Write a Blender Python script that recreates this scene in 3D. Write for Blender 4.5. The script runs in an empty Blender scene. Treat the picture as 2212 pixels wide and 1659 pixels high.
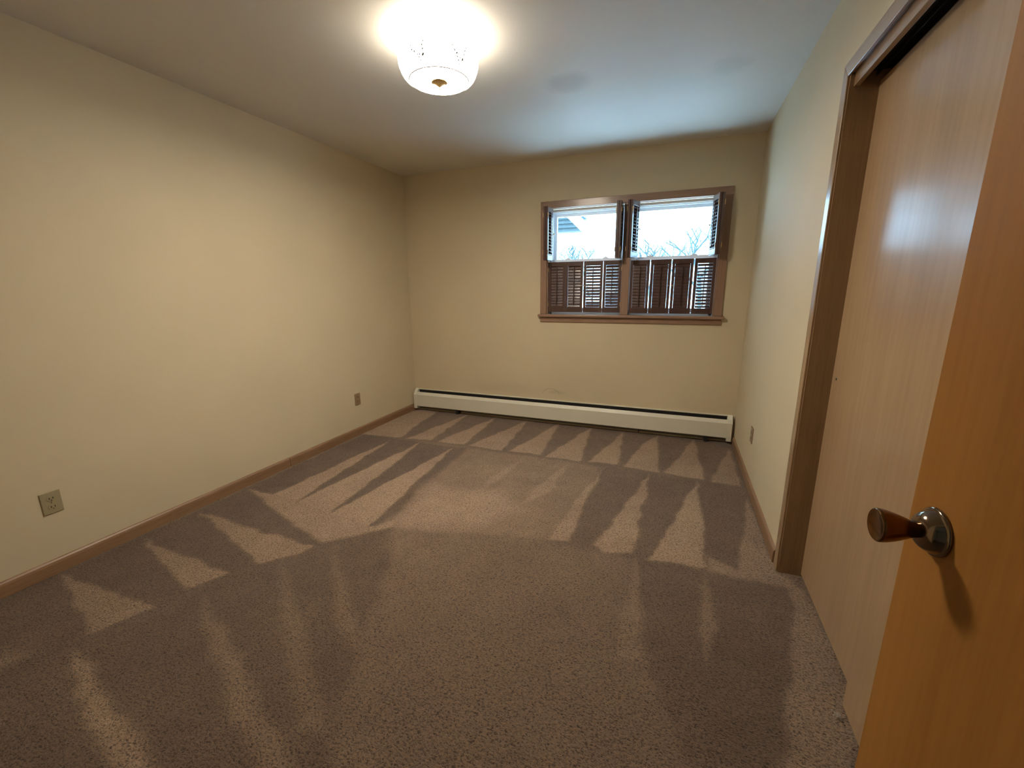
import bpy, bmesh, math, random
import numpy as np
from mathutils import Vector, Matrix, noise
PI = math.pi
sc = bpy.context.scene
C = sc.collection

# ------------------------------------------------------------------ camera
CAM_H, YAW, PITCH, ROLL, FPX = 1.2824, 0.371, -0.2197, -0.0087, 906.56
cam_d = bpy.data.cameras.new('camera'); cam = bpy.data.objects.new('camera', cam_d); C.objects.link(cam)
cam_d.sensor_width = 36.0; cam_d.lens = 36.0 * FPX / 2212.0; cam_d.clip_start = 0.02; cam_d.clip_end = 300
_f = Vector((-math.sin(YAW)*math.cos(PITCH), math.cos(YAW)*math.cos(PITCH), math.sin(PITCH)))
_r = Vector((math.cos(YAW), math.sin(YAW), 0)); _u = _r.cross(_f)
_r2 = math.cos(ROLL)*_r + math.sin(ROLL)*_u; _u2 = -math.sin(ROLL)*_r + math.cos(ROLL)*_u
cam.matrix_world = Matrix(((_r2.x, _u2.x, -_f.x, 0), (_r2.y, _u2.y, -_f.y, 0), (_r2.z, _u2.z, -_f.z, CAM_H), (0, 0, 0, 1)))
sc.camera = cam

# ------------------------------------------------------------------ view, sky, sun
sc.view_settings.view_transform = 'Standard'; sc.view_settings.look = 'None'
sc.view_settings.gamma = 1.0; sc.view_settings.use_curve_mapping = False
sc.view_settings.exposure = 0.0
SKY_STRENGTH = 9.0
SUN_STRENGTH = 82.0
BULB_POWER = 1.3
BOWL_BOTTOM, BOWL_SIDE = 235.0, 9.0
world = bpy.data.worlds.new('overcast_sky'); sc.world = world; world.use_nodes = True
bg = world.node_tree.nodes['Background']
bg.inputs['Color'].default_value = (0.44, 0.71, 1.0, 1); bg.inputs['Strength'].default_value = SKY_STRENGTH
sun_d = bpy.data.lights.new('sun', 'SUN'); sun_d.energy = SUN_STRENGTH; sun_d.angle = math.radians(3)
sun_d.color = (0.50, 0.76, 1.0)
sun = bpy.data.objects.new('sun', sun_d); C.objects.link(sun); sun.location = (0, -5, 8)
sun.rotation_euler = Vector((-.88, 0, .47)).to_track_quat('Z', 'Y').to_euler()      # low sun from the left, along the window wall, added for ground bounce

# ------------------------------------------------------------------ room sizes (metres)
XL, XR, YF, YB, ZC = -2.641, 0.522, 3.832, -0.03, 2.40

# ------------------------------------------------------------------ helpers
def tag(o, label=None, cat=None, group=None, kind=None):
    if label: o['label'] = label
    if cat: o['category'] = cat
    if group: o['group'] = group
    if kind: o['kind'] = kind
    return o

class MB:
    """collects shapes for ONE mesh object"""
    def __init__(s): s.bm = bmesh.new()
    def box(s, x0, x1, y0, y1, z0, z1, M=None):
        vs = [s.bm.verts.new(Vector(p)) for p in ((x0,y0,z0),(x1,y0,z0),(x1,y1,z0),(x0,y1,z0),(x0,y0,z1),(x1,y0,z1),(x1,y1,z1),(x0,y1,z1))]
        if M is not None:
            for v in vs: v.co = M @ v.co
        for f in ((3,2,1,0),(4,5,6,7),(0,1,5,4),(1,2,6,5),(2,3,7,6),(3,0,4,7)): s.bm.faces.new([vs[i] for i in f])
        return s
    def prism(s, pts, axis, a, b, M=None):
        """closed 2-D outline pts extruded along axis from a to b; pts are the other two coordinates in order"""
        def mk(p, t):
            v = {'x': (t, p[0], p[1]), 'y': (p[0], t, p[1]), 'z': (p[0], p[1], t)}[axis]
            v = Vector(v); return M @ v if M is not None else v
        A = [s.bm.verts.new(mk(p, a)) for p in pts]; B = [s.bm.verts.new(mk(p, b)) for p in pts]
        n = len(pts)
        for i in range(n): s.bm.faces.new((A[i], A[(i+1) % n], B[(i+1) % n], B[i]))
        s.bm.faces.new(A[::-1]); s.bm.faces.new(B)
        return s
    def lathe(s, prof, M=None, n=48, closed=False):
        """prof: (radius, height) list turned about local z"""
        rings = []
        for r, z in prof:
            if r < 1e-6: ring = [s.bm.verts.new(Vector((0, 0, z)))]
            else: ring = [s.bm.verts.new(Vector((r*math.cos(2*PI*i/n), r*math.sin(2*PI*i/n), z))) for i in range(n)]
            if M is not None:
                for v in ring: v.co = M @ v.co
            rings.append(ring)
        prs = list(zip(rings, rings[1:]))
        if closed: prs.append((rings[-1], rings[0]))
        for A, B in prs:
            if len(A) == 1 and len(B) == 1: continue
            for i in range(n):
                j = (i+1) % n
                if len(A) == 1: s.bm.faces.new((A[0], B[j], B[i]))
                elif len(B) == 1: s.bm.faces.new((A[i], A[j], B[0]))
                else: s.bm.faces.new((A[i], A[j], B[j], B[i]))
        return s
    def tube(s, p0, p1, r0, r1=None, n=8):
        p0, p1 = Vector(p0), Vector(p1); r1 = r0 if r1 is None else r1
        d = (p1-p0).normalized(); a = d.orthogonal().normalized(); b = d.cross(a)
        A = [s.bm.verts.new(p0 + r0*(math.cos(2*PI*i/n)*a + math.sin(2*PI*i/n)*b)) for i in range(n)]
        B = [s.bm.verts.new(p1 + r1*(math.cos(2*PI*i/n)*a + math.sin(2*PI*i/n)*b)) for i in range(n)]
        for i in range(n): s.bm.faces.new((A[i], A[(i+1) % n], B[(i+1) % n], B[i]))
        s.bm.faces.new(A[::-1]); s.bm.faces.new(B)
        return s
    def build(s, name, mat, parent=None, bevel=0, smooth=False, seg=2, loc=None):
        bmesh.ops.recalc_face_normals(s.bm, faces=s.bm.faces)
        me = bpy.data.meshes.new(name); s.bm.to_mesh(me); s.bm.free()
        if mat: me.materials.append(mat)
        o = bpy.data.objects.new(name, me); C.objects.link(o)
        if parent: o.parent = parent
        if loc: o.location = loc
        if smooth:
            for p in me.polygons: p.use_smooth = True
            me.set_sharp_from_angle(angle=math.radians(38))
        if bevel:
            m = o.modifiers.new('bevel', 'BEVEL'); m.width = bevel; m.segments = seg; m.limit_method = 'ANGLE'; m.angle_limit = math.radians(40)
            m.harden_normals = False
        return o

def thing(name, label, cat, loc=(0,0,0), rotz=0, group=None, kind=None):
    o = bpy.data.objects.new(name, None); C.objects.link(o); o.empty_display_size = 0.05
    o.location = loc; o.rotation_euler = (0, 0, rotz)
    return tag(o, label, cat, group, kind)

def copy_tree(o, parent=None):
    c = o.copy(); C.objects.link(c)
    if parent: c.parent = parent
    for ch in [x for x in C.objects if x.parent == o]: copy_tree(ch, c)
    return c

# ------------------------------------------------------------------ materials
def mat_new(name, base=(.5,.5,.5), rough=.6, metal=0.0, spec=.5, coat=0.0, coat_rough=.1):
    m = bpy.data.materials.new(name); m.use_nodes = True
    b = m.node_tree.nodes['Principled BSDF']
    b.inputs['Base Color'].default_value = (*base, 1); b.inputs['Roughness'].default_value = rough
    b.inputs['Metallic'].default_value = metal; b.inputs['Specular IOR Level'].default_value = spec
    b.inputs['Coat Weight'].default_value = coat; b.inputs['Coat Roughness'].default_value = coat_rough
    return m
def N(m, t, **kw):
    n = m.node_tree.nodes.new(t)
    for k, v in kw.items():
        if k in n.inputs: n.inputs[k].default_value = v
        else: setattr(n, k, v)
    return n
def L(m, a, b): m.node_tree.links.new(a, b)
def P_(m): return m.node_tree.nodes['Principled BSDF']
def coords(m, scale=(1,1,1), kind='Object', rot=(0,0,0)):
    tc = N(m, 'ShaderNodeTexCoord'); mp = N(m, 'ShaderNodeMapping')
    mp.inputs['Scale'].default_value = scale; mp.inputs['Rotation'].default_value = rot
    L(m, tc.outputs[kind], mp.inputs['Vector']); return mp.outputs['Vector']
def ramp(m, fac, stops):
    r = N(m, 'ShaderNodeValToRGB'); e = r.color_ramp.elements
    while len(e) < len(stops): e.new(.5)
    for i, (p, c) in enumerate(stops): e[i].position = p; e[i].color = (*c, 1) if len(c) == 3 else c
    L(m, fac, r.inputs['Fac']); return r.outputs['Color']
def mixc(m, fac, a, b, mode='MIX'):
    n = N(m, 'ShaderNodeMix', data_type='RGBA', blend_type=mode)
    for sock, v in ((n.inputs['Factor'], fac), (n.inputs['A'], a), (n.inputs['B'], b)):
        pass
    ins = [i for i in n.inputs if i.enabled]
    fi = n.inputs[0]; ai = n.inputs[6]; bi = n.inputs[7]
    for s_, v in ((fi, fac), (ai, a), (bi, b)):
        if hasattr(v, 'is_linked'): L(m, v, s_)
        elif isinstance(v, tuple): s_.default_value = (*v, 1) if len(v) == 3 else v
        else: s_.default_value = v
    return n.outputs[2]
def bump(m, h, strength=.2, dist=.002):
    b = N(m, 'ShaderNodeBump'); b.inputs['Strength'].default_value = strength; b.inputs['Distance'].default_value = dist
    L(m, h, b.inputs['Height']); L(m, b.outputs['Normal'], P_(m).inputs['Normal'])
    return b

def smudges(m, col, spots):
    """dirt marks with a shape of their own: (centre, radius xyz, colour, amount, edge noise)"""
    tc = N(m, 'ShaderNodeTexCoord')
    nz = N(m, 'ShaderNodeTexNoise'); nz.inputs['Scale'].default_value = 9.0; nz.inputs['Detail'].default_value = 4
    L(m, tc.outputs['Object'], nz.inputs['Vector'])
    for c, r, dc, amt, en in spots:
        mp = N(m, 'ShaderNodeMapping'); mp.vector_type = 'TEXTURE'
        mp.inputs['Location'].default_value = c; mp.inputs['Scale'].default_value = r
        L(m, tc.outputs['Object'], mp.inputs['Vector'])
        ln = N(m, 'ShaderNodeVectorMath', operation='LENGTH'); L(m, mp.outputs['Vector'], ln.inputs[0])
        ad = N(m, 'ShaderNodeMath', operation='MULTIPLY_ADD'); L(m, nz.outputs['Fac'], ad.inputs[0]); ad.inputs[1].default_value = en
        L(m, ln.outputs['Value'], ad.inputs[2])
        mr = N(m, 'ShaderNodeMapRange', interpolation_type='SMOOTHSTEP')
        mr.inputs['From Min'].default_value = 0.3 + en*.5; mr.inputs['From Max'].default_value = 1.0 + en*.5
        mr.inputs['To Min'].default_value = amt; mr.inputs['To Max'].default_value = 0.0
        L(m, ad.outputs[0], mr.inputs['Value'])
        col = mixc(m, mr.outputs['Result'], col, dc)
    return col

def arc_scuff(m, col, c, rx, rz, dc, amt):
    """thin dark curved rub mark: the upper part of an ellipse on a wall that faces along y"""
    tc = N(m, 'ShaderNodeTexCoord'); mp = N(m, 'ShaderNodeMapping'); mp.vector_type = 'TEXTURE'
    mp.inputs['Location'].default_value = c; mp.inputs['Scale'].default_value = (rx, 1, rz); L(m, tc.outputs['Object'], mp.inputs['Vector'])
    sp = N(m, 'ShaderNodeSeparateXYZ'); L(m, mp.outputs['Vector'], sp.inputs[0])
    cb = N(m, 'ShaderNodeCombineXYZ'); L(m, sp.outputs['X'], cb.inputs[0]); L(m, sp.outputs['Z'], cb.inputs[2])
    ln = N(m, 'ShaderNodeVectorMath', operation='LENGTH'); L(m, cb.outputs[0], ln.inputs[0])
    su = N(m, 'ShaderNodeMath', operation='SUBTRACT'); L(m, ln.outputs['Value'], su.inputs[0]); su.inputs[1].default_value = 1
    ab = N(m, 'ShaderNodeMath', operation='ABSOLUTE'); L(m, su.outputs[0], ab.inputs[0])
    mr = N(m, 'ShaderNodeMapRange'); mr.inputs['From Min'].default_value = .02; mr.inputs['From Max'].default_value = .10; mr.inputs['To Min'].default_value = amt; mr.inputs['To Max'].default_value = 0
    L(m, ab.outputs[0], mr.inputs['Value'])
    up = N(m, 'ShaderNodeMapRange'); up.inputs['From Min'].default_value = .1; up.inputs['From Max'].default_value = .4; L(m, sp.outputs['Z'], up.inputs['Value'])
    mu = N(m, 'ShaderNodeMath', operation='MULTIPLY'); L(m, mr.outputs[0], mu.inputs[0]); L(m, up.outputs[0], mu.inputs[1])
    return mixc(m, mu.outputs[0], col, dc)

def paint(name, col, var=.06, bstr=.12, spots=(), arcs=()):
    m = mat_new(name, col, .62, spec=.3)
    v = coords(m)
    n1 = N(m, 'ShaderNodeTexNoise'); n1.inputs['Scale'].default_value = 1.3; n1.inputs['Detail'].default_value = 5; L(m, v, n1.inputs['Vector'])
    c = ramp(m, n1.outputs['Fac'], [(.3, tuple(x*(1-var) for x in col)), (.7, tuple(min(1, x*(1+var*.5)) for x in col))])
    if spots: c = smudges(m, c, spots)
    for a in arcs: c = arc_scuff(m, c, *a)
    L(m, c, P_(m).inputs['Base Color'])
    n2 = N(m, 'ShaderNodeTexNoise'); n2.inputs['Scale'].default_value = 120; n2.inputs['Detail'].default_value = 3; L(m, v, n2.inputs['Vector'])
    bump(m, n2.outputs['Fac'], bstr, .002)
    return m

def wood(name, dark, mid, light, grain='z', rough=.35, coat=.4, fine=1.0, blotch=.5, coat_rough=.15, spec=.4):
    """varnished plain wood: long fibres along one axis, broad soft figure over them"""
    m = mat_new(name, mid, rough, coat=coat, coat_rough=coat_rough, spec=spec)
    st = {'x': (.06, 1, 1), 'y': (1, .06, 1), 'z': (1, 1, .06)}[grain]
    v = coords(m, tuple(s*fine for s in st))
    n1 = N(m, 'ShaderNodeTexNoise'); n1.inputs['Scale'].default_value = 110; n1.inputs['Detail'].default_value = 6; n1.inputs['Roughness'].default_value = .65; L(m, v, n1.inputs['Vector'])
    n2 = N(m, 'ShaderNodeTexNoise'); n2.inputs['Scale'].default_value = 9; n2.inputs['Detail'].default_value = 4; n2.inputs['Distortion'].default_value = .6; L(m, v, n2.inputs['Vector'])
    c1 = ramp(m, n2.outputs['Fac'], [(.32, dark), (.5, mid), (.68, light)])
    c2 = ramp(m, n1.outputs['Fac'], [(.3, dark), (.62, light)])
    c = mixc(m, 1-blotch, c1, c2)
    L(m, c, P_(m).inputs['Base Color'])
    bump(m, n1.outputs['Fac'], .04, .001)
    return m

M = {}
M['wall'] = paint('cream_wall_paint', (.60, .50, .335))
M['wall_far'] = paint('cream_wall_paint_scuffed', (.60, .50, .335), spots=[
    ((-1.03, 3.83, .315), (.11, .3, .03), (.40, .34, .25), .35, .9),
    
    ((-1.6, 3.83, .32), (.5, .3, .07), (.5, .42, .29), .4, .7)],
    arcs=[((-1.085, 3.832, .285), .085, .062, (.30, .24, .16), .45)])
M['ceiling'] = paint('flat_ceiling_paint', (.70, .67, .61), .04, .2, spots=[
    ((-.65, 2.57, 2.4), (.17, .15, .3), (.40, .385, .34), .42, .5),
    ((.18, 2.69, 2.4), (.16, .12, .3), (.48, .47, .42), .30, 1.2)])
M['casing'] = wood('brown_stained_window_casing', (.20, .11, .068), (.27, .155, .10), (.33, .20, .13), 'x', .35, .5)
M['casing_v'] = wood('brown_stained_window_casing_upright', (.20, .11, .068), (.27, .155, .10), (.33, .20, .13), 'z', .35, .5)
M['base'] = wood('varnished_baseboard_wood', (.20, .108, .055), (.27, .152, .080), (.33, .19, .10), 'y', .4, .3)
M['closet_trim'] = wood('varnished_closet_trim', (.24, .145, .075), (.31, .195, .105), (.37, .24, .135), 'z', .32, .5)
M['closet_trim_y'] = wood('varnished_closet_head_trim', (.24, .145, .075), (.31, .195, .105), (.37, .24, .135), 'y', .32, .5)
M['slider'] = wood('birch_sliding_door_veneer', (.325, .205, .108), (.39, .252, .138), (.45, .302, .172), 'z', .40, .55, .5, .6, .18, .35)
M['entry'] = wood('amber_birch_door_veneer', (.25, .100, .020), (.315, .137, .029), (.37, .166, .039), 'z', .5, .0, .7, .7, .3, .12)
M['shutter'] = wood('walnut_stained_shutter_wood', (.042, .019, .016), (.068, .031, .024), (.10, .048, .034), 'z', .32, .6)
M['vinyl'] = mat_new('white_vinyl_sash', (.80, .82, .84), .35)
M['brass'] = mat_new('dull_brass', (.55, .38, .16), .3, 1.0)
M['knob'] = mat_new('bronze_knob_metal', (.20, .10, .036), .2, 1.0)
M['rosette'] = mat_new('dark_bronze_rosette_metal', (.23, .17, .12), .13, 1.0)
M['heater'] = mat_new('cream_heater_enamel', (.66, .62, .50), .42, spec=.4)
M['heater_dark'] = mat_new('heater_fins_metal', (.20, .19, .17), .5, .6)
M['black'] = mat_new('black_plastic', (.012, .012, .012), .5)
M['outlet'] = mat_new('tan_outlet_plastic', (.34, .28, .16), .45)
M['outlet_brown'] = mat_new('brown_outlet_plastic', (.27, .175, .10), .45)
M['slot'] = mat_new('outlet_slot_black', (.03, .02, .01), .6)
M['track'] = mat_new('closet_track_and_slot_shade', (.03, .028, .028), .5, .5)
M['steel'] = mat_new('steel_screw', (.5, .48, .44), .3, 1.0)
M['hall'] = mat_new('hall_plaster', (.42, .36, .26), .7)
M['siding'] = mat_new('pale_siding_paint', (.07, .095, .10), .6)
M['white_ext'] = mat_new('white_exterior_paint', (.85, .86, .86), .6)
M['grey_ext'] = mat_new('grey_gutter_metal', (.03, .06, .08), .5)
M['bark'] = mat_new('bare_bark', (.034, .062, .068), .9)
M['ground'] = mat_new('pale_winter_ground', (.85, .88, .9), .95)  # kept very pale to bounce daylight up onto the ceiling
M['lint'] = mat_new('loose_carpet_lint', (.45, .38, .30), .95)
M['ring'] = mat_new('dark_painted_ring', (.09, .05, .03), .5)
M['canopy'] = mat_new('white_canopy_enamel', (.75, .74, .70), .35)

# window glass: thin clear sheet that lets daylight straight through with a slight surface reflection
gm = bpy.data.materials.new('clear_window_glass'); gm.use_nodes = True; nt = gm.node_tree; nt.nodes.clear()
_o = nt.nodes.new('ShaderNodeOutputMaterial'); _t = nt.nodes.new('ShaderNodeBsdfTransparent'); _g = nt.nodes.new('ShaderNodeBsdfGlossy')
_t.inputs['Color'].default_value = (.93, .97, .97, 1); _g.inputs['Roughness'].default_value = .02
_mx = nt.nodes.new('ShaderNodeMixShader')
_mx.inputs[0].default_value = .05; nt.links.new(_t.outputs[0], _mx.inputs[1]); nt.links.new(_g.outputs[0], _mx.inputs[2]); nt.links.new(_mx.outputs[0], _o.inputs['Surface'])
M['glass'] = gm

# opal glass bowl of the lamp, glowing; brighter through the frosted base than through its painted side
def opal(name, strength, spots=False):
    m = mat_new(name, (.5, .47, .43), .3)
    b = P_(m); b.inputs['Emission Strength'].default_value = strength
    col = (1.0, .92, .78)
    b.inputs['Emission Color'].default_value = (*col, 1)
    return m
M['opal_side'] = opal('opal_glass_side', BOWL_SIDE)
M['leaf'] = mat_new('grey_green_leaf_paint', (.16, .16, .14), .6, spec=.1)
M['opal_base'] = opal('opal_glass_base', BOWL_BOTTOM)

# ================================================================== THE ROOM SHELL
def struct(name, mb, mat, label, cat, parent=None, **k):
    o = mb.build(name, mat, parent, **k); tag(o, label, cat, kind='structure'); return o

# --- carpeted floor: a fine grid carrying the brushed nap left by a vacuum cleaner (light and dark wedges), with dimming near the camera painted in
# (nap and dimming value, edge softness, floor outline)
NAP_AND_DIM = [
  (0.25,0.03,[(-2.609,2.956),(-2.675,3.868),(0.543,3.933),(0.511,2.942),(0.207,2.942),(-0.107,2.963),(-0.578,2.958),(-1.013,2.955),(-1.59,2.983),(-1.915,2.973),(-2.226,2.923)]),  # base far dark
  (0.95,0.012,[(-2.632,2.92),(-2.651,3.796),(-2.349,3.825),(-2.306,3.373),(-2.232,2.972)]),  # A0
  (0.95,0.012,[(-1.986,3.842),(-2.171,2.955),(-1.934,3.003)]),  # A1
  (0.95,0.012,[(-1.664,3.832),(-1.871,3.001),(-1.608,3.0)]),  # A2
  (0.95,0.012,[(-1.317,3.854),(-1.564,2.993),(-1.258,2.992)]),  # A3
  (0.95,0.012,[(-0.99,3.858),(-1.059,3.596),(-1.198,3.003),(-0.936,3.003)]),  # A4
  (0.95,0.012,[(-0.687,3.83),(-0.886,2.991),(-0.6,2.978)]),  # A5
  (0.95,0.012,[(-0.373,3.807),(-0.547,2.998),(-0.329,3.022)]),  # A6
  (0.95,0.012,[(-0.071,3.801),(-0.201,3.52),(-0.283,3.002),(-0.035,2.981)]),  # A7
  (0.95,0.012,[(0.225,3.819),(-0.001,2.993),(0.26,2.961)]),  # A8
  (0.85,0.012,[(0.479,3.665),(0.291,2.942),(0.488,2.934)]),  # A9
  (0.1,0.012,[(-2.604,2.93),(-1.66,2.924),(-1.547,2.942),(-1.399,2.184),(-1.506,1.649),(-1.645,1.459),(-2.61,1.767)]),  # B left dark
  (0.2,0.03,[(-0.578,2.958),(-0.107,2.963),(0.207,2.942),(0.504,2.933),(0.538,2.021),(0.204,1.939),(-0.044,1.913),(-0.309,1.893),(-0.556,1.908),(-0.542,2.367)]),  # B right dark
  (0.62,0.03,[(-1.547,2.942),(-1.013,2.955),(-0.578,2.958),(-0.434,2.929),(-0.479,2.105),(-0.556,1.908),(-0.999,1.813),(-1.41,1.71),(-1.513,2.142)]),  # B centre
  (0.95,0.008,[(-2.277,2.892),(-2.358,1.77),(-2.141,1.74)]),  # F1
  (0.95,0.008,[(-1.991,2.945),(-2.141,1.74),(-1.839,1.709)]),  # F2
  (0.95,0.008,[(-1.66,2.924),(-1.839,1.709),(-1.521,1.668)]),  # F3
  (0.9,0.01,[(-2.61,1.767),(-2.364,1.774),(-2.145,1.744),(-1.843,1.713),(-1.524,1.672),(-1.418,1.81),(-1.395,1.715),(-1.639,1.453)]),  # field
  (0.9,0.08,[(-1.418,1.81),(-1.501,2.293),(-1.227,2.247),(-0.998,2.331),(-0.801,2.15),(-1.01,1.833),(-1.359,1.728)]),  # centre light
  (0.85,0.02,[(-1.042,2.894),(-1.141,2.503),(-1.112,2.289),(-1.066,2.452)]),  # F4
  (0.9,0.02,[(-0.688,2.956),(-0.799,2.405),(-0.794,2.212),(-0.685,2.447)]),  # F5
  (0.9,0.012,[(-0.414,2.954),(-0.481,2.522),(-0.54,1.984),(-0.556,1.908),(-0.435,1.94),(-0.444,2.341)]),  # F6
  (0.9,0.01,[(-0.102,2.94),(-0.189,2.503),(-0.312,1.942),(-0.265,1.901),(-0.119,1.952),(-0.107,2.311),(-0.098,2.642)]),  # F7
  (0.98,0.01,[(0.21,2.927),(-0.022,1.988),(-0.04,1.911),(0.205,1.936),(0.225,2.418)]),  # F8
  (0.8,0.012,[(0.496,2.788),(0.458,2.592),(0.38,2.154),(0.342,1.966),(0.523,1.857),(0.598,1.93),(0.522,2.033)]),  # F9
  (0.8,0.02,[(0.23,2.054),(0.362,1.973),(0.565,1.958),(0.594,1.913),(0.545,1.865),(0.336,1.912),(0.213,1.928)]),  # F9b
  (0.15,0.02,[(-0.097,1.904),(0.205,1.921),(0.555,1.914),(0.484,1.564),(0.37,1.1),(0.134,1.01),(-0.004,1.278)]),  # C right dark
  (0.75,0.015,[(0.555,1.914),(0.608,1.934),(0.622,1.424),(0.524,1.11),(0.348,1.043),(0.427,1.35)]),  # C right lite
  (0.14,0.03,[(-2.675,0.672),(-2.616,1.161),(-2.61,1.767),(-1.645,1.459),(-1.407,1.71),(-1.241,1.505),(-0.961,0.916),(-0.784,0.613),(-1.828,0.215),(-2.749,0.345)]),  # C left dark, near-camera dimming painted in
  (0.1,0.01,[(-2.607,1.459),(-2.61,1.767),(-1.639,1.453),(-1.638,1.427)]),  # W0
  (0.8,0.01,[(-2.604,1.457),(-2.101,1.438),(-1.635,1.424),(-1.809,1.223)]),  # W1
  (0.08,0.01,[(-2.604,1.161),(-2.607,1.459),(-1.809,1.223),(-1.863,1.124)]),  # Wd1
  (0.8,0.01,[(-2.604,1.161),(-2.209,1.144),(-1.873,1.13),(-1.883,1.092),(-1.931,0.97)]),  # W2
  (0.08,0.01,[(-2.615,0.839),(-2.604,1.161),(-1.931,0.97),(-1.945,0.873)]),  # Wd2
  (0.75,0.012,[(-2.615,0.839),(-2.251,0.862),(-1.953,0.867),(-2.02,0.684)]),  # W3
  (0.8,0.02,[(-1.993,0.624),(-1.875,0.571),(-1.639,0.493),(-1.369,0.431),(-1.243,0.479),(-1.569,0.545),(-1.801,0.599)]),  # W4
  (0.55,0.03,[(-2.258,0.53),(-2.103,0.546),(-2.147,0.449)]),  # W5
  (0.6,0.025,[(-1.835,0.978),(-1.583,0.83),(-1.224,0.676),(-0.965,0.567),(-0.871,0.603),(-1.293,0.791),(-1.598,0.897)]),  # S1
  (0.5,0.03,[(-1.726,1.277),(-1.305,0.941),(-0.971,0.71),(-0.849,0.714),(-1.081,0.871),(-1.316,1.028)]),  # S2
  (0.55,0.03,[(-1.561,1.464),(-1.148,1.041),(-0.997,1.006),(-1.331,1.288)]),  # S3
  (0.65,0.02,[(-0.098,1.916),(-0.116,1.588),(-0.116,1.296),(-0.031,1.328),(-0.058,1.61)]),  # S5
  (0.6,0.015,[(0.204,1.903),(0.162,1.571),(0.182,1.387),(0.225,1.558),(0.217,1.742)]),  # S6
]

def carpet():
    x0, x1, y0, y1, st = XL-.005, .66, -1.45, YF+.01, .0125
    nx, ny = int(round((x1-x0)/st))+1, int(round((y1-y0)/st))+1
    xs = np.linspace(x0, x1, nx); ys = np.linspace(y0, y1, ny); X, Y = np.meshgrid(xs, ys)
    rnd = np.random.RandomState(4)
    def vnoise(s):                                   # smooth value noise of cell size s
        gx, gy = int((x1-x0)/s)+3, int((y1-y0)/s)+3; g = rnd.rand(gy, gx)*2-1
        u = (X-x0)/s; v = (Y-y0)/s; i = u.astype(int); j = v.astype(int); fu = u-i; fv = v-j
        fu = fu*fu*(3-2*fu); fv = fv*fv*(3-2*fv)
        return (g[j, i]*(1-fu)+g[j, i+1]*fu)*(1-fv) + (g[j+1, i]*(1-fu)+g[j+1, i+1]*fu)*fv
    wx = .012*vnoise(.09)+.005*vnoise(.03); wy = .012*vnoise(.09)+.005*vnoise(.03)
    PX, PY = X+wx, Y+wy
    nap_and_dim = np.full(X.shape, .44) + .05*vnoise(.5)  # low base value: weaker light near the camera put into the carpet colour
    for val, soft, pts in NAP_AND_DIM:
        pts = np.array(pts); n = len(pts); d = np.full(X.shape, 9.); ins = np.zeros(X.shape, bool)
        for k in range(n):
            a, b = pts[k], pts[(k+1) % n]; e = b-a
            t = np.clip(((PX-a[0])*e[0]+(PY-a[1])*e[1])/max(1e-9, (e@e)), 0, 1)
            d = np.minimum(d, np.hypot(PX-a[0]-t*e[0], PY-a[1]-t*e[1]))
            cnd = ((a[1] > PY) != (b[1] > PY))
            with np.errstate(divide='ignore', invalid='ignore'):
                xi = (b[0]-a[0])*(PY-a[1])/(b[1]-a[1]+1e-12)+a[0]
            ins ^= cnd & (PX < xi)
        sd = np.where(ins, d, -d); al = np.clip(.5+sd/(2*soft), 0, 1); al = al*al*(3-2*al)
        nap_and_dim = nap_and_dim*(1-al) + val*al
    nap_and_dim += .07*vnoise(.12) + .05*vnoise(.04)
    Z = .0015*vnoise(.05)
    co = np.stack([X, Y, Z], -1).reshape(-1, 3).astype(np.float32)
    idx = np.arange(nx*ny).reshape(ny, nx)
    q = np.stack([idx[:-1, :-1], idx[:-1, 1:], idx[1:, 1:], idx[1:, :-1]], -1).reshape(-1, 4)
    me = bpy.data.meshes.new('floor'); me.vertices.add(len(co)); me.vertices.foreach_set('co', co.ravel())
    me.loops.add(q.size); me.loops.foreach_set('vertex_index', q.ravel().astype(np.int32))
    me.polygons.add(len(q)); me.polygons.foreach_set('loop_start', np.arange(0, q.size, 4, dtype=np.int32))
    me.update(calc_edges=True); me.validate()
    at = me.attributes.new('nap_and_dim', 'FLOAT', 'POINT'); at.data.foreach_set('value', nap_and_dim.ravel().astype(np.float32))
    for p in me.polygons: p.use_smooth = True
    m = mat_new('brown_cut_pile_carpet', (.3, .2, .13), .95, spec=.08)
    m.node_tree.nodes['Principled BSDF'].inputs['Sheen Weight'].default_value = .15
    m.node_tree.nodes['Principled BSDF'].inputs['Sheen Roughness'].default_value = .6
    a = N(m, 'ShaderNodeAttribute', attribute_name='nap_and_dim')
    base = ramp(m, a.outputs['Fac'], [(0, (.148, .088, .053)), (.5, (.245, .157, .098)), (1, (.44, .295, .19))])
    v = coords(m)
    tuft = N(m, 'ShaderNodeTexNoise'); tuft.inputs['Scale'].default_value = 125; tuft.inputs['Detail'].default_value = 5; tuft.inputs['Roughness'].default_value = .62; tuft.inputs['Distortion'].default_value = .8
    v2 = coords(m, (1, 1.5, 1)); L(m, v2, tuft.inputs['Vector'])
    dk = ramp(m, tuft.outputs['Fac'], [(.37, (.22, .19, .17)), (.50, (.93, .93, .93)), (.66, (1.18, 1.18, 1.18))])  # gaps between tufts darkened: crevice shade put into the colour
    c = mixc(m, 1.0, base, dk, 'MULTIPLY')
    mo = N(m, 'ShaderNodeTexNoise'); mo.inputs['Scale'].default_value = 3.2; mo.inputs['Detail'].default_value = 4; L(m, v, mo.inputs['Vector'])
    c = mixc(m, 1.0, c, ramp(m, mo.outputs['Fac'], [(.3, (.93, .90, .90)), (.7, (1.05, 1.05, 1.0))]), 'MULTIPLY')
    L(m, c, P_(m).inputs['Base Color'])
    bump(m, tuft.outputs['Fac'], 1.0, .009)
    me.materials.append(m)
    o = bpy.data.objects.new('floor', me); C.objects.link(o)
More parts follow.
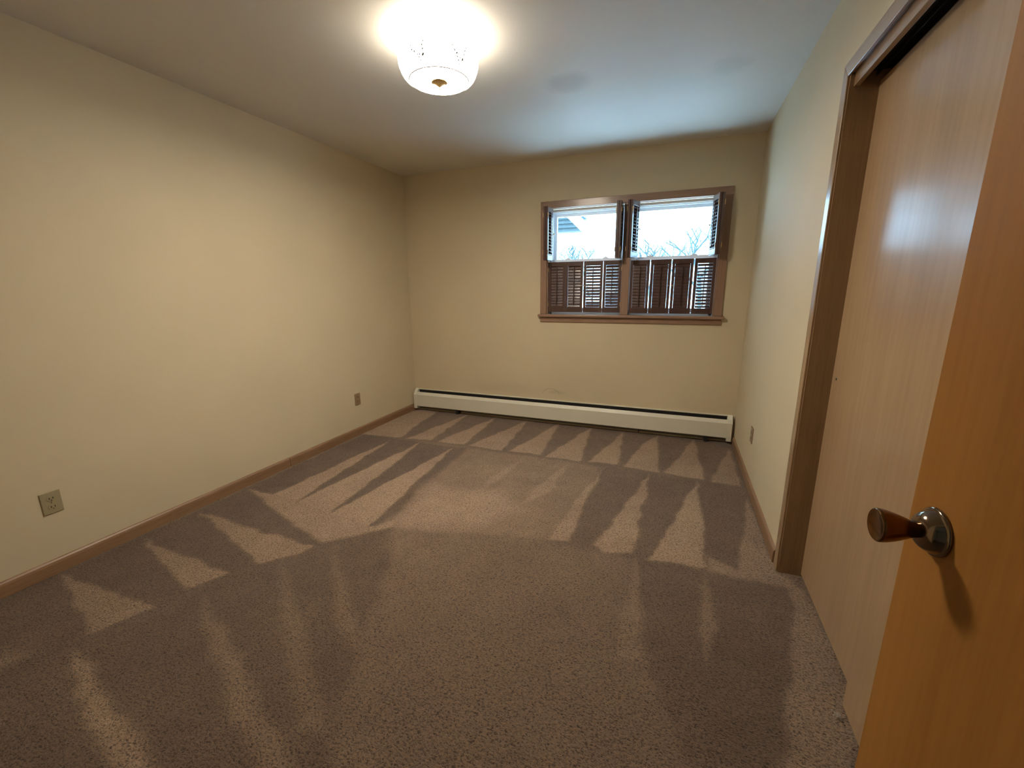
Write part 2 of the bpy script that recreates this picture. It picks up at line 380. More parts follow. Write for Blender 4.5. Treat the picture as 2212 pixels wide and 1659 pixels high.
    return tag(o, 'brown cut pile carpet with light and dark vacuum wedges', 'floor', kind='structure')
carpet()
b = MB(); b.box(XL-.2, 1.35, -1.5, YF+.17, -.15, -.012)
struct('floor_slab', b, M['hall'], 'wooden subfloor underneath the carpet', 'floor')

b = MB(); b.box(XL-.2, 1.35, -1.5, YF+.17, ZC, ZC+.15)
struct('ceiling', b, M['ceiling'], 'pale ceiling with faint dark smudges beside the lamp', 'ceiling')
b = MB(); b.box(XL-.12, XL, YB-.12, YF+.17, -.01, ZC)
struct('wall_left', b, M['wall'], 'long plain cream wall on the left with two outlets', 'wall')

# far wall with the double window opening
WX0, WX1, WZ0, WZ1 = -1.139, .283, 1.055, 1.988
b = MB()
b.box(XL, WX0, YF, YF+.17, -.01, ZC); b.box(WX1, XR+.12, YF, YF+.17, -.01, ZC)
b.box(WX0, WX1, YF, YF+.17, -.01, WZ0-.02); b.box(WX0, WX1, YF, YF+.17, WZ1+.012, ZC)
struct('wall_far', b, M['wall_far'], 'cream end wall around the shuttered window', 'wall')

# right wall with the closet opening
CY0, CY1, CZ = .42, 2.030, 2.03
b = MB()
b.box(XR, XR+.12, CY1+.018, YF, -.01, ZC); b.box(XR, XR+.12, YB-.12, CY0-.018, -.01, ZC); b.box(XR, XR+.12, CY0-.018, CY1+.018, CZ+.018, ZC)
struct('wall_right', b, M['wall'], 'cream wall on the right between window wall and closet', 'wall')
b = MB()
b.box(1.22, 1.30, CY0-.3, CY1+.3, -.01, ZC); b.box(XR+.12, 1.22, CY0-.3, CY0-.22, -.01, ZC); b.box(XR+.12, 1.22, CY1+.22, CY1+.3, -.01, ZC)
struct('wall_closet', b, M['hall'], 'plaster walls inside the closet behind the sliding doors', 'wall')

# near wall with the doorway the picture is taken from, and the passage behind it
DX0, DX1, DZ = -.395, .415, 2.045
b = MB()
b.box(XL, DX0, YB-.12, YB, -.01, ZC); b.box(DX1, XR, YB-.12, YB, -.01, ZC); b.box(DX0, DX1, YB-.12, YB, DZ, ZC)
struct('wall_near', b, M['wall'], 'cream wall with the doorway at the near end', 'wall')
b = MB()
b.box(-1.3, -1.2, -1.45, YB-.12, -.01, ZC); b.box(1.2, 1.3, -1.45, YB-.12, -.01, ZC); b.box(-1.3, 1.3, -1.5, -1.45, -.01, ZC)
struct('wall_hall', b, M['hall'], 'plaster walls of the passage outside the doorway', 'wall')

# ------------------------------------------------------------------ baseboards
def baseprof(s):   # s=+1: board on left wall standing towards +x
    return [(0, 0), (s*.013, 0), (s*.013, .052), (s*.011, .062), (s*.006, .069), (0, .071)]
b = MB(); b.prism([(XL+p[0], p[1]) for p in baseprof(1)], 'y', YB, 2.147); b.prism([(XL+p[0], p[1]) for p in baseprof(1)], 'y', 2.151, YF)
struct('baseboard_left', b, M['base'], 'low brown wooden baseboard along the left wall', 'baseboard')
b = MB(); b.prism([(XR+p[0], p[1]) for p in baseprof(-1)], 'y', 2.100, YF-.07)
struct('baseboard_right', b, M['base'], 'short brown wooden baseboard between closet and heater', 'baseboard')
b = MB(); b.prism([(YB+p[0], p[1]) for p in baseprof(1)], 'x', XL+.014, DX0-.058)
struct('baseboard_near', b, M['base'], 'brown wooden baseboard beside the doorway', 'baseboard')

# ------------------------------------------------------------------ closet trim, track and sliding doors
t = thing('trim_closet', 'brown wooden frame around the closet opening', 'door frame', (XR, CY1, 0), kind='structure')
def W(mb, name, mat, **k):        # world-coordinate part of thing t
    for v in mb.bm.verts: v.co -= t.location
    return mb.build(name, mat, t, **k)
CS, CT0 = .052, .010
za, zb_ = CZ-.008, CZ-.008+CS            # mitred casing
b = MB(); b.prism([(CY1+.002, 0), (CY1+.002+CS, 0), (CY1+.002+CS, zb_), (CY1+.002, za)], 'x', XR-CT0, XR); W(b, 'casing_upright', M['closet_trim'], bevel=.003, seg=3)
b = MB(); b.prism([(CY0-.002-CS, 0), (CY0-.002, 0), (CY0-.002, za), (CY0-.002-CS, zb_)], 'x', XR-CT0, XR); W(b, 'casing_upright', M['closet_trim'], bevel=.003, seg=3)
b = MB(); b.prism([(CY0-.002, za), (CY1+.002, za), (CY1+.002+CS, zb_), (CY0-.002-CS, zb_)], 'x', XR-CT0, XR); W(b, 'casing_head', M['closet_trim_y'], bevel=.003, seg=3)
b = MB(); b.box(XR-.002, XR+.122, CY1, CY1+.018, 0, CZ); W(b, 'jamb', M['closet_trim'], bevel=.0015)
b = MB(); b.box(XR-.002, XR+.122, CY0-.018, CY0, 0, CZ); W(b, 'jamb', M['closet_trim'], bevel=.0015)
b = MB(); b.box(XR-.002, XR+.122, CY0-.018, CY1+.018, CZ, CZ+.018); W(b, 'head_jamb', M['closet_trim_y'])
b = MB(); b.box(XR+.012, XR+.030, CY0, CY1, 1.984, CZ); W(b, 'track_fascia', M['closet_trim_y'], bevel=.002)
b = MB()
b.box(XR+.031, XR+.034, CY0, CY1, 2.008, CZ-.001); b.box(XR+.074, XR+.077, CY0, CY1, 2.008, CZ-.001); b.box(XR+.031, XR+.120, CY0, CY1, CZ-.004, CZ-.001)
b.box(XR+.117, XR+.120, CY0, CY1, 2.008, CZ-.001)
W(b, 'sliding_track', M['track'])

d = thing('door_2', 'plain birch sliding closet door at the window end', 'closet door', (.628, 1.58, .012), kind='structure')
b = MB(); b.box(-.0175, .0175, -.46, .452, 0, 1.978); b.build('door_panel', M['slider'], d, bevel=.0015)
b = MB(); Mx = Matrix.Translation((-.0178, .405, .915)) @ Matrix.Rotation(-PI/2, 4, 'Y')
b.lathe([(0, .0006), (.0035, .0006), (.0045, .0010), (.0052, 0)], Mx, 20); pull = b.build('finger_pull', M['black'], d, smooth=True)
pull.scale = (1, 1, 1); pull['label'] = 'small dark finger hole'
d = thing('door_3', 'birch sliding closet door nearer the camera, partly behind the open door', 'closet door', (.584, .885, .014), kind='structure')
b = MB(); b.box(-.0160, .0160, -.455, .470, 0, 1.976); b.build('door_panel', M['slider'], d, bevel=.0015)

# ------------------------------------------------------------------ the open entry door with its knob
DH = Vector((.352, .758, 0)); ang = math.radians(4.0)
DWID = .772
hinge = DH + Vector((math.sin(ang), -math.cos(ang), 0))*DWID
d = thing('door_1', 'amber birch entry door standing open at the right edge', 'door', (hinge.x, hinge.y, .012), ang, kind='structure')
# local: +y from hinge to free edge, -x towards the room
b = MB(); b.box(0, .035, 0, DWID, 0, 2.018); b.build('door_panel', M['entry'], d, bevel=.0015)
KY, KZ = DWID-.061, .939
kd = bpy.data.objects.new('door_knob', None)
RK = Matrix.Translation((0, KY, KZ)) @ Matrix.Rotation(-PI/2, 4, 'Y')       # local z of the lathe points into the room (-x)
b = MB()
b.lathe([(.0, .0), (.0335, .0), (.0342, .0015), (.0338, .0035), (.0322, .0050), (.0302, .0058), (.0290, .0085), (.0272, .0125), (.0243, .0168), (.0205, .0203), (.0160, .0228), (.0118, .0240), (.0, .0242)], RK, 64)
b.build('rosette', M['rosette'], d, smooth=True)
b = MB()
b.lathe([(.0, .020), (.0115, .020), (.0112, .026), (.0125, .030), (.0152, .036), (.0180, .043), (.0207, .051), (.0228, .059), (.0237, .0655), (.0235, .0685), (.0222, .0700), (.0200, .0700), (.0185, .0690), (.0, .0682)], RK, 64)
kn = b.build('knob', M['knob'], d, smooth=True)
RKb = Matrix.Translation((.035, KY, KZ)) @ Matrix.Rotation(PI/2, 4, 'Y')
b = MB()
b.lathe([(.0, .0), (.0335, .0), (.0340, .0015), (.0335, .0035), (.0305, .0065), (.0275, .0115), (.0225, .0165), (.0125, .0235), (.0125, .030), (.0200, .048), (.0235, .060), (.0222, .066), (.0, .066)], RKb, 48)
b.build('outer_knob', M['rosette'], d, smooth=True)
b = MB(); b.box(.006, .029, DWID-.0005, DWID+.0012, KZ-.028, KZ+.028); b.box(.012, .023, DWID, DWID+.009, KZ-.008, KZ+.008); b.build('latch_plate', M['brass'], d)
for hz in (.20, 1.0, 1.80):
    b = MB(); b.tube((-.004, -.003, hz-.045), (-.004, -.003, hz+.045), .006, n=12); b.build('hinge', M['brass'], d, smooth=True)
bpy.data.objects.remove(kd)
t = thing('trim_doorway', 'brown wooden frame around the near doorway', 'door frame', (0, YB, 0), kind='structure')
for x0, x1 in ((DX0-.056, DX0-.002), (DX1+.010, DX1+.064)):
    b = MB(); b.box(x0, x1, YB, YB+.014, 0, DZ+.002); W(b, 'casing_upright', M['closet_trim'], bevel=.003)
b = MB(); b.box(DX0-.056, DX1+.064, YB, YB+.014, DZ+.002, DZ+.056); W(b, 'casing_head', M['closet_trim_y'], bevel=.003)

# ------------------------------------------------------------------ window casing (one frame round both windows)
t = thing('trim_window', 'brown stained wooden casing, sill and mullion around both windows', 'window frame', (-.43, YF, 1.0), kind='structure')
CT = .017
b = MB(); b.box(-1.195, .342, YF-CT, YF, 1.985, 2.045); W(b, 'casing_head', M['casing'], bevel=.004, seg=3)
b = MB(); b.box(-1.195, WX0+.002, YF-CT, YF, 1.062, 1.985); W(b, 'casing_upright', M['casing_v'], bevel=.004, seg=3)
b = MB(); b.box(WX1-.002, .342, YF-CT, YF, 1.062, 1.985); W(b, 'casing_upright', M['casing_v'], bevel=.004, seg=3)
b = MB(); b.box(-.466, -.400, YF-CT+.003, YF+.004, 1.062, 1.985); b.box(-.452, -.414, YF, YF+.062, 1.055, 1.990); W(b, 'mullion', M['casing_v'], bevel=.004, seg=3)
b = MB(); b.box(-1.212, .360, YF-.045, YF+.002, 1.038, 1.062); b.box(WX0+.001, WX1-.001, YF, YF+.062, 1.038, 1.062); W(b, 'sill', M['casing'], bevel=.006, seg=3)
b = MB(); b.box(-1.195, .342, YF-.015, YF, .992, 1.038); W(b, 'apron', M['casing'], bevel=.003)
for x0, x1 in ((WX0-.001, WX0+.012), (WX1-.012, WX1+.001)):
    b = MB(); b.box(x0, x1, YF+.001, YF+.062, 1.055, 1.990); W(b, 'jamb', M['casing_v'])
b = MB(); b.box(WX0, WX1, YF+.001, YF+.062, 1.986, 2.0); W(b, 'head_jamb', M['casing'])

# ------------------------------------------------------------------ two white double-hung windows
YW = YF+.062
def window(name, x0, x1, label):
    w = thing(name, label, 'window', ((x0+x1)/2, YW, 1.06), kind='structure')
    h = (x1-x0)/2; Z1 = .925
    b = MB()
    b.box(-h, -h+.022, 0, .075, 0, Z1); b.box(h-.022, h, 0, .075, 0, Z1); b.box(-h, h, 0, .075, Z1-.024, Z1); b.box(-h, h, 0, .075, 0, .022)
    b.box(-h+.022, -h+.028, .012, .02, .022, Z1-.024); b.box(h-.028, h-.022, .012, .02, .022, Z1-.024); b.box(-h+.02, h-.02, .012, .022, Z1-.034, Z1-.024)
    b.build('frame', M['vinyl'], w, bevel=.002)
    b = MB(); s = .030; a0, a1, zt, zb = -h+.024, h-.024, Z1-.026, .468
    b.box(a0, a0+s, .040, .066, zb, zt); b.box(a1-s, a1, .040, .066, zb, zt); b.box(a0+s, a1-s, .040, .066, zt-.034, zt); b.box(a0+s, a1-s, .040, .066, zb, zb+.026)
    us = b.build('upper_sash', M['vinyl'], w, bevel=.002)
    b = MB(); b.box(a0+s-.003, a1-s+.003, .052, .055, zb+.023, zt-.031); b.build('pane', M['glass'], us)
    b = MB(); zt2, zb2 = .492, .024
    b.box(a0, a0+s, .010, .036, zb2, zt2); b.box(a1-s, a1, .010, .036, zb2, zt2); b.box(a0+s, a1-s, .010, .036, zt2-.028, zt2); b.box(a0+s, a1-s, .010, .036, zb2, zb2+.036)
    ls = b.build('lower_sash', M['vinyl'], w, bevel=.002)
    b = MB(); b.box(a0+s-.003, a1-s+.003, .022, .025, zb2+.033, zt2-.025); b.build('pane', M['glass'], ls)
    for k in (-.25, .25):
        b = MB(); cx_ = k*2*h
        b.prism([(cx_-.030, zt2), (cx_+.030, zt2), (cx_+.022, zt2+.004), (cx_+.012, zt2+.010), (cx_-.012, zt2+.010), (cx_-.022, zt2+.004)], 'y', .012, .034)
        b.tube((cx_, .022, zt2+.008), (cx_, .022, zt2+.014), .008, n=12); b.box(cx_-.030, cx_+.004, .016, .022, zt2+.012, zt2+.016)
        b.build('sash_lock', M['vinyl'], w)
    return w
window('window_1', WX0+.012, -.452, 'white double-hung window on the left with a house gable outside')
window('window_2', -.414, WX1-.012, 'white double-hung window on the right showing only bare trees')

# ------------------------------------------------------------------ louvered café shutters
def shutter_mesh_parts(w, h, openness, knob=None, toprail=.040, botrail=.046, seed=0):
    """local frame: hinge-side bottom corner at origin, x along width, z up, y thickness centred"""
    rr = random.Random(seed); T = .0095; s = .023
    f = MB(); f.box(0, s, -T, T, 0, h); f.box(w-s, w, -T, T, 0, h); f.box(s, w-s, -T, T, 0, botrail); f.box(s, w-s, -T, T, h-toprail, h)
    lv = MB(); z0, z1 = botrail, h-toprail; n = int(round((z1-z0)/.0262)); pitch = (z1-z0)/n
    for i in range(n):
        z = z0+(i+.5)*pitch; a = math.radians(openness + rr.uniform(-4, 4))
        Mx = Matrix.Translation((w/2, 0, z)) @ Matrix.Rotation(a, 4, 'X')
        lv.prism([(-.0150, 0), (-.010, .0022), (0, .0030), (.010, .0022), (.0150, 0), (.010, -.0022), (0, -.0030), (-.010, -.0022)], 'x', -(w/2-s-.0008), (w/2-s-.0008), Mx)
    rod = MB(); rod.box(w/2-.0035, w/2+.0035, -T-.010, -T-.003, z0+.02, z1-.012)
    for i in range(n): rod.box(w/2-.001, w/2+.001, -T-.004, -T+.004, z0+(i+.5)*pitch-.001, z0+(i+.5)*pitch+.001)
    return f, lv, rod
def shutter(name, label, loc, rotz, w, h, openness, group, knob=None, hinges=None, seed=0, flip=False):
    t_ = thing(name, label, 'shutter', loc, rotz, group)
    f, lv, rod = shutter_mesh_parts(w, h, openness, seed=seed)
    f.build('frame', M['shutter'], t_, bevel=.0015); lv.build('louvers', M['shutter'], t_); rod.build('tilt_rod', M['shutter'], t_)
    if knob is not None:
        b = MB(); b.lathe([(0, 0), (.0035, 0), (.003, .008), (.006, .012), (.0065, .016), (.004, .019), (0, .0195)], Matrix.Translation((knob, -.0095, h*.52)) @ Matrix.Rotation(PI/2, 4, 'X'), 16)
        b.build('knob', M['brass'], t_, smooth=True)
    for hx in (hinges or ()):
        for hz in (.07, h-.07):
            b = MB(); b.tube((hx, -.0115, hz-.018), (hx, -.0115, hz+.018), .0028, n=10); b.build('hinge', M['brass'], t_, smooth=True)
    return t_
GL = 'closed lower shutter panels across the windows'; GU = 'folded open upper shutter panels beside the windows'
YS = YF+.020; ZS = 1.082; HS = .447
# window 1 lower: four panels
for i, (xa, xb, op, kb, lab) in enumerate([
    (-1.124, -.9665, 76, None, 'dark brown louvered lower shutter at the far left of the left window'),
    (-.9655, -.8045, 72, .150, 'closed lower shutter with knob, just left of the bright slit in the left window'),
    (-.7985, -.6300, 54, .012, 'lower shutter just right of the bright slit in the left window, light between its slats'),
    (-.6260, -.4700, 58, None, 'lower shutter of the left window next to the wooden mullion')]):
    shutter('shutter_panel', lab, (xa, YS, ZS), 0, xb-xa, HS, op, GL, kb, (0,) if i in (0,) else ((xb-xa,) if i in (0, 3) else None), seed=i)
for i, (xa, xb, op, kb, lab) in enumerate([
    (-.396, -.2380, 82, None, 'lower shutter of the right window next to the wooden mullion, fully shut'),
    (-.2310, -.0680, 80, .150, 'lower shutter left of the middle slit in the right window'),
    (-.0610, .1020, 76, .012, 'lower shutter right of the middle slit in the right window'),
    (.1110, .2690, 44, None, 'rightmost lower shutter with wide open bright slats')]):
    shutter('shutter_panel', lab, (xa, YS, ZS-.004), 0, xb-xa, HS-.002, op, GL, kb, seed=10+i)
# upper panels folded back in pairs, standing out from the wall at each side of the two windows
ZU, HU, WU = 1.538, .447, .150
def upper(x, y, deg, label, seed, faces, folded=False, op=35):
    """panel standing out from the recess point (x, y) into the room, swung by deg; faces = side its tilt rod looks to (+1 right, -1 left)"""
    dr = Vector((-math.sin(math.radians(deg)), -math.cos(math.radians(deg)), 0))
    kx = (WU-.012 if faces > 0 else .012) if folded else None
    if faces > 0:
        p = Vector((x, y, 0)) + dr*WU; return shutter('shutter_panel', label, (p.x, p.y, ZU), PI/2-math.radians(deg), WU, HU, op, GU, kx, (0,), seed=seed)
    return shutter('shutter_panel', label, (x, y, ZU), -PI/2-math.radians(deg), WU, HU, op, GU, kx, (WU,), seed=seed)
YR = YF+.012
upper(-1.096, YR, 2, 'upper shutter folded open at the left end of the left window, facing its pane', 20, 1, True)
upper(-1.117, YR, 2, 'upper shutter folded against the left casing, behind another panel', 21, -1)
upper(-.506, YR, -1, 'upper shutter folded open on the left side of the mullion, facing the left window', 22, -1, True)
upper(-.4855, YR, -1, 'upper shutter folded just left of the mullion behind another panel', 23, 1)
upper(-.352, YR, 17, 'upper shutter folded open right of the mullion with slats showing, nearest the right pane', 24, 1, True)
upper(-.3735, YR, 17, 'upper shutter folded behind the panel right of the mullion', 25, -1)
upper(.212, YR, -14, 'upper shutter folded open at the right end of the right window, beside its pane', 26, -1, True)
upper(.2335, YR, -14, 'upper shutter folded against the right casing', 27, 1)

# ------------------------------------------------------------------ baseboard heater
H0, H1 = -2.622, .500
t = thing('baseboard_heater', 'long cream metal baseboard heater under the window wall', 'heater', ((H0+H1)/2, YF, 0))
b = MB(); b.prism([(YF, .018), (YF-.004, .018), (YF-.004, .233), (YF-.011, .234), (YF-.0115, .230), (YF-.013, .230), (YF-.013, .2375), (YF, .239)], 'x', H0+.01, H1-.01); W(b, 'back_plate', M['heater'])
Xs = -1.01
for x0, x1 in ((H0+.03, Xs-.0003), (Xs+.0003, H1-.03)):
    b = MB(); b.prism([(YF-.044, .207), (YF-.046, .209), (YF-.066, .180), (YF-.067, .056), (YF-.060, .050), (YF-.060, .053), (YF-.065, .058), (YF-.064, .181), (YF-.0455, .2045)], 'x', x0, x1); W(b, 'front_cover', M['heater'])
for x0, x1 in ((H0, H0+.038), (H1-.038, H1)):
    b = MB(); b.prism([(YF, .240), (YF-.015, .240), (YF-.048, .211), (YF-.069, .181), (YF-.070, .026), (YF-.0, .026)], 'x', x0, x1); W(b, 'end_cap', M['heater'], bevel=.002)
b = MB(); b.prism([(YF-.014, .188), (YF-.043, .203), (YF-.044, .200), (YF-.014, .185)], 'x', H0+.04, H1-.04); W(b, 'damper', M['heater_dark'])
b = MB(); b.box(H0+.04, H1-.04, YF-.0055, YF-.0045, .06, .2325); W(b, 'slot_shade', M['track'])  # near-black sheet added behind the slot to stand for its shade
b = MB()
for i in range(300):
    x = H0+.06+i*(H1-H0-.12)/299; b.box(x-.0003, x+.0003, YF-.058, YF-.008, .075, .155)
b.tube((H0+.04, YF-.033, .115), (H1-.04, YF-.033, .115), .011, n=12)
W(b, 'finned_pipe', M['heater_dark'])
b = MB(); b.prism([(YF-.012, .018), (YF-.012, .052), (YF-.008, .052), (YF-.008, .018)], 'x', H0+.04, H1-.04); W(b, 'floor_strip', M['heater_dark'])
for x in (-2.095, .306):
    b = MB(); b.box(x-.016, x+.016, YF-.0625, YF-.005, .004, .056); W(b, 'foot_bracket', M['black'], bevel=.003)
b = MB(); b.box(-.250, -.243, YF-.058, YF-.010, .020, .054); W(b, 'support_clip', M['black'])

# ------------------------------------------------------------------ wall outlets
def outlet(label, loc, rotz, mat, w=.070, h=.105, group='duplex wall outlets low on the walls'):
    # local frame: plate face towards -y, x to the right as seen from the room
    o = thing('wall_outlet', label, 'outlet', loc, rotz, group)
    b = MB(); b.prism([(-w/2, -h/2), (w/2, -h/2), (w/2, h/2), (-w/2, h/2)], 'y', -.0055, 0); b.build('cover_plate', mat, o, bevel=.0025, seg=3)
    for s in (-1, 1):
        b = MB(); b.prism([(.0165*math.cos(a), s*.0205+.0142*max(-.86, min(.86, math.sin(a)))) for a in [2*PI*k/28 for k in range(28)]], 'y', -.0075, -.003)
        r = b.build('receptacle', mat, o)
        b = MB(); b.box(-.0080, -.0048, -.0080, -.0072, s*.0205-.0035, s*.0205+.0050); b.box(.0048, .0080, -.0080, -.0072, s*.0205-.0035, s*.0205+.0050)
        b.prism([(.0022*math.cos(a), s*.0205-.0085+.0022*math.sin(a)) for a in [2*PI*k/12 for k in range(12)]], 'y', -.0080, -.0072)
        b.build('slots', M['slot'], r)
    b = MB(); b.prism([(.003*math.cos(a), .003*math.sin(a)) for a in [2*PI*k/16 for k in range(16)]], 'y', -.0068, -.004); b.build('screw', M['steel'], o)
    return o
outlet('tan wall outlet low on the left wall, nearest the camera', (XL, .886, .342), PI/2, M['outlet'])
outlet('brown wall outlet low on the left wall near the heater', (XL, 2.923, .333), PI/2, M['outlet_brown'])
outlet('brown wall outlet low on the right wall beside the heater end', (XR, 3.022, .336), -PI/2, M['outlet_brown'])

# ------------------------------------------------------------------ ceiling lamp
LX, LY = -1.095, 1.925
t = thing('ceiling_lamp', 'lit opal glass bowl lamp with painted leaves and brass finial on the ceiling', 'ceiling light', (LX, LY, ZC))
b = MB(); b.lathe([(0, 0), (.062, 0), (.064, -.004), (.060, -.016), (.048, -.026), (.020, -.030), (0, -.030)], n=48); b.build('canopy', M['canopy'], t, smooth=True)
b = MB(); b.lathe([(0, -.028), (.006, -.028), (.006, -.175), (0, -.175)], n=16); b.build('stem', M['brass'], t, smooth=True)
TH = .004
out = [(.158, -.048), (.167, -.057), (.175, -.070), (.180, -.086), (.1815, -.100), (.1802, -.113), (.1765, -.129), (.170, -.145), (.162, -.1585), (.152, -.169), (.144, -.1745), (.137, -.1768)]
inn = [(r-TH, z+.002) for r, z in out[::-1]]
b = MB(); b.lathe(out+inn, n=96, closed=True); b.build('glass_bowl', M['opal_side'], t, smooth=True)
b = MB(); b.lathe([(.1335, -.1765), (.1375, -.1765), (.1375, -.1790), (.1335, -.1790)], n=96, closed=True); b.build('etched_ring', M['ring'], t, smooth=True)
b = MB(); b.lathe([(.1335, -.1780), (.0, -.1780), (.0, -.1750), (.1335, -.1750)], n=96); b.build('glass_base', M['opal_base'], t, smooth=True)
b = MB(); b.lathe([(0, -.1782), (.036, -.1785), (.0378, -.1800), (.0370, -.1822), (.0330, -.1835), (.0270, -.1850), (.0190, -.1890), (.0115, -.1940), (.0065, -.1985), (.0035, -.2010), (.0045, -.2040), (.0048, -.2060), (.0030, -.2090), (0, -.2100)], n=48); b.build('finial', M['brass'], t, smooth=True)
b = MB(); rl = random.Random(9)
def bowl_r(z):
    for (r0, z0), (r1, z1) in zip(out, out[1:]):
        if z1 <= z <= z0: return r0+(r1-r0)*(z-z0)/(z1-z0), math.atan2(r1-r0, z0-z1)
    return .17, 0
for c_ in range(6):
    az = math.radians(-88 + c_*60)
    for (da, z, sz) in [(-.20, -.070, 1), (-.17, -.085, 1.2), (-.10, -.093, 1.3), (-.06, -.104, 1), (-.02, -.113, 1.1), (.03, -.105, 1), (.0, -.123, .9), (.09, -.107, 1.7), (.12, -.090, 1.2), (.10, -.076, 1.1), (.14, -.064, 1), (-.13, -.072, .8)]:
        a = az+da+rl.uniform(-.02, .02); z -= .038; r_, sl = bowl_r(z)
        Mx = Matrix.Rotation(a, 4, 'Z') @ Matrix.Translation((r_+.0002, 0, z)) @ Matrix.Rotation(PI/2-sl, 4, 'Y') @ Matrix.Rotation(rl.uniform(-1, 1), 4, 'Z') @ Matrix.Diagonal((1.5*sz, .9*sz, 1, 1))
        b.lathe([(0, .0008), (.0018, .0006), (.0026, -.0002), (0, -.0006)], Mx, 10)
b.build('painted_leaves', M['leaf'], t, smooth=True)
def bulb(ang_):
    x, y = .075*math.cos(ang_), .075*math.sin(ang_)
    b = MB(); b.tube((x*.25, y*.25, -.075), (x*.6, y*.6, -.090), .013, n=16); b.build('bulb_socket', M['canopy'], t, smooth=True)
    pl = bpy.data.lights.new('bulb', 'POINT'); pl.energy = BULB_POWER; pl.color = (1.0, .92, .80); pl.shadow_soft_size = .024
    po = bpy.data.objects.new('bulb', pl); C.objects.link(po); po.parent = t; po.location = (x, y, -.100)
bulb(.9); bulb(.9+PI)

# ------------------------------------------------------------------ bit of loose carpet lint by the open door
rr = random.Random(3); b = MB()
for k in range(26):
    p = Vector((rr.gauss(0, .007), rr.gauss(0, .007), .003+abs(rr.gauss(0, .004)))); q = p + Vector((rr.uniform(-1, 1), rr.uniform(-1, 1), rr.uniform(-.2, .6)))*.007
    b.tube(p, q, .0016, .0010, n=5)
o = b.build('carpet_lint', M['lint'], loc=(.545, 1.315, .001)); tag(o, 'tiny pale tuft of loose carpet beside the closet door', 'lint')

# ================================================================== OUTDOORS
b = MB(); b.box(-60, 60, YF+.20, 90, -.6, -.35)
struct('ground', b, M['ground'], 'pale winter ground outside the window', 'ground')
# own roof overhang above the window
t = thing('eave', 'white roof overhang with gutter just outside above the windows', 'eave', (-1, YF+.17, 2.05), kind='structure')
b = MB(); b.box(-3, 3, YF+.17, YF+.58, 2.06, 2.09); W(b, 'soffit', M['white_ext'])
b = MB(); b.prism([(YF+.58, 2.04), (YF+.66, 2.04), (YF+.69, 2.08), (YF+.69, 2.13), (YF+.58, 2.13)], 'x', -3, 3); W(b, 'gutter', M['white_ext'])

# neighbouring gable porch seen through the left window
GY = 9.0
t = thing('gable_porch', 'pale sided gable end of a porch roof outside the left window', 'house', (-3.6, GY, -.35))
b = MB(); b.prism([(-5.9, 2.45), (-1.90, 2.44), (-3.9, 4.34)], 'y', GY, GY+.10)
W(b, 'gable_wall', M['siding'])
b = MB()
for k in range(22):
    z = 2.45+k*.085; xr_ = -1.90-(z-2.44)*1.053; xl_ = -5.9+(z-2.45)*1.053
    if xr_-xl_ > .1: b.prism([(GY-.050, z), (GY, z), (GY, z+.085), (GY-.003, z+.085)], 'x', xl_, xr_)
W(b, 'clapboards', M['siding'])
b = MB()
for sgn in (1, -1):
    def fx(x): return x if sgn == 1 else -3.9*2-x
    b.prism([(fx(-3.9), 4.34), (fx(-1.88), 2.42), (fx(-1.66), 2.42), (fx(-3.9), 4.56)], 'y', GY-.35, GY+2.0)
W(b, 'roof', M['white_ext'])
b = MB(); b.prism([(-1.95, 2.74), (-1.80, 2.60), (-1.74, 2.63), (-1.70, 2.70), (-1.62, 2.70), (-1.62, 2.76)], 'y', GY-.46, GY-.35); W(b, 'gutter_end', M['grey_ext'])
for x in (-5.7, -3.3):
    b = MB(); b.box(x-.06, x+.06, GY-.02, GY+.10, -.35, 2.45); W(b, 'post', M['white_ext'])

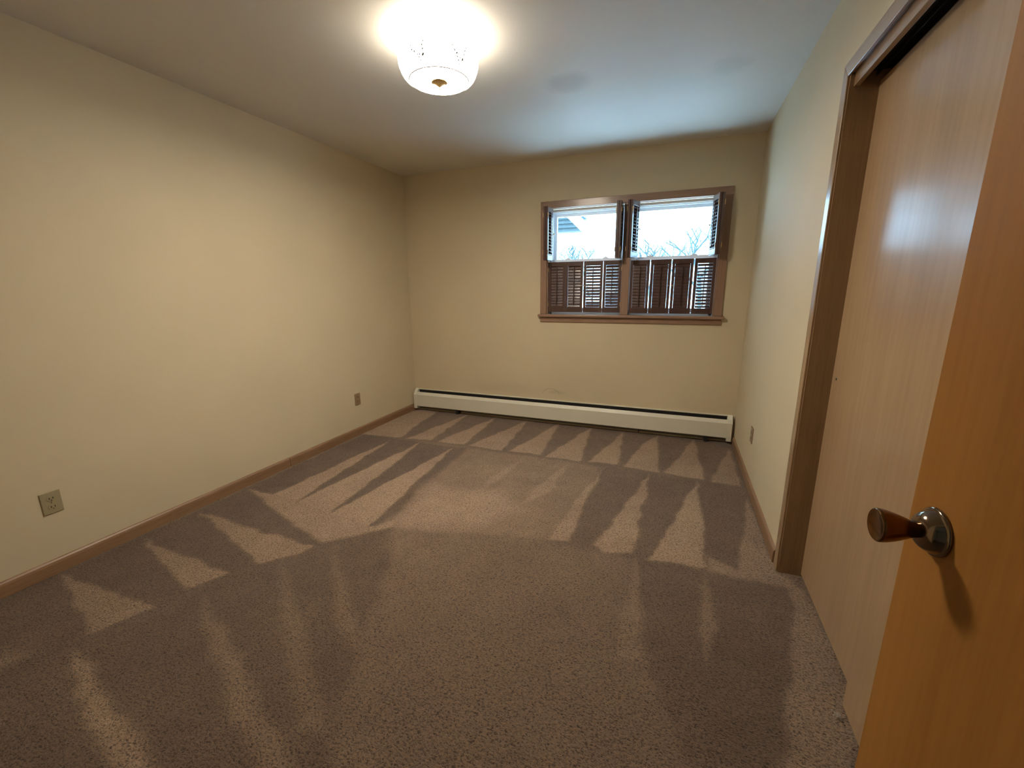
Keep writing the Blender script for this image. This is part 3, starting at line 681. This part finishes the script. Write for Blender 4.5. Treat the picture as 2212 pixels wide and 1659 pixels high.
# bare trees at the back of the yard
def tree(label, x, y, h, r, seed, levels=5, spread=.5, first=.33):
    rr = random.Random(seed); b = MB()
    def grow(p, d, ln, r0, lev):
        seg = 3
        for s in range(seg):
            d = (d + Vector((rr.gauss(0, .10), rr.gauss(0, .10), rr.gauss(.02, .05)))).normalized()
            q = p + d*ln/seg; r1 = max(.012, r0*(.93 if lev < levels else .8)); b.tube(p, q, r0, r1, n=6 if lev < 2 else 4); p = q; r0 = r1
            if lev < levels and s > 0 and rr.random() < .75:
                a = rr.uniform(0, 2*PI); side = Vector((math.cos(a), math.sin(a), .35)).normalized()
                grow(p, (d*(1-spread)+side*spread*1.3).normalized(), ln*rr.uniform(.55, .75), r0*.7, lev+1)
        if lev < levels:
            for k in range(2):
                a = rr.uniform(0, 2*PI); side = Vector((math.cos(a), math.sin(a), .2)).normalized()
                grow(p, (d*(1-spread*.7)+side*spread).normalized(), ln*rr.uniform(.62, .8), r0*.8, lev+1)
    grow(Vector((0, 0, -.02)), Vector((0, 0, 1)), h*first, r, 0)
    o = b.build('bare_tree', M['bark'], loc=(x, y, -.35)); tag(o, label, 'tree', 'bare winter trees behind the house')
    return o
def planted(label, x30, y, top30, r30, seed, *a):
    k = y/30.0; tree(label, x30*k, y, (1.28+.35+(top30-1.28)*k)*1.12, r30*k, seed, *a)
planted('small bare tree under the gable in the left window', -7.3, 22, 4.9, .10, 11, 4)
planted('thin bushy bare tree in the middle of the left window', -5.4, 30, 4.4, .07, 5, 4)
planted('slim bare tree at the right edge of the left window pane', -4.1, 45, 4.6, .08, 8, 4)
planted('thick-trunked spreading bare tree at the left of the right window pane', -1.75, 23.5, 4.9, .17, 21, 4, .62)
planted('thin upright bare tree in the middle of the right window pane', .10, 38, 4.6, .07, 14, 4, .4)
planted('tall bare tree at the right edge of the right window pane', 1.35, 31, 5.6, .14, 30, 4, .5)
b = MB(); b.tube((-17.978, 60, 6.35), (11.978, 60, 6.45), .025, n=6); o = b.build('utility_wire', M['bark']); tag(o, 'thin utility wire crossing in front of the bare trees', 'wire')
for x, nm in ((-18.1, 'left'), (12.1, 'right')):
    b = MB(); b.tube((0, 0, -.3), (0, 0, 7.0), .16, .12, n=10); o = b.build('utility_pole', M['bark'], loc=(x, 60, -.1))
    tag(o, 'wooden utility pole holding the %s end of the wire' % nm, 'pole')
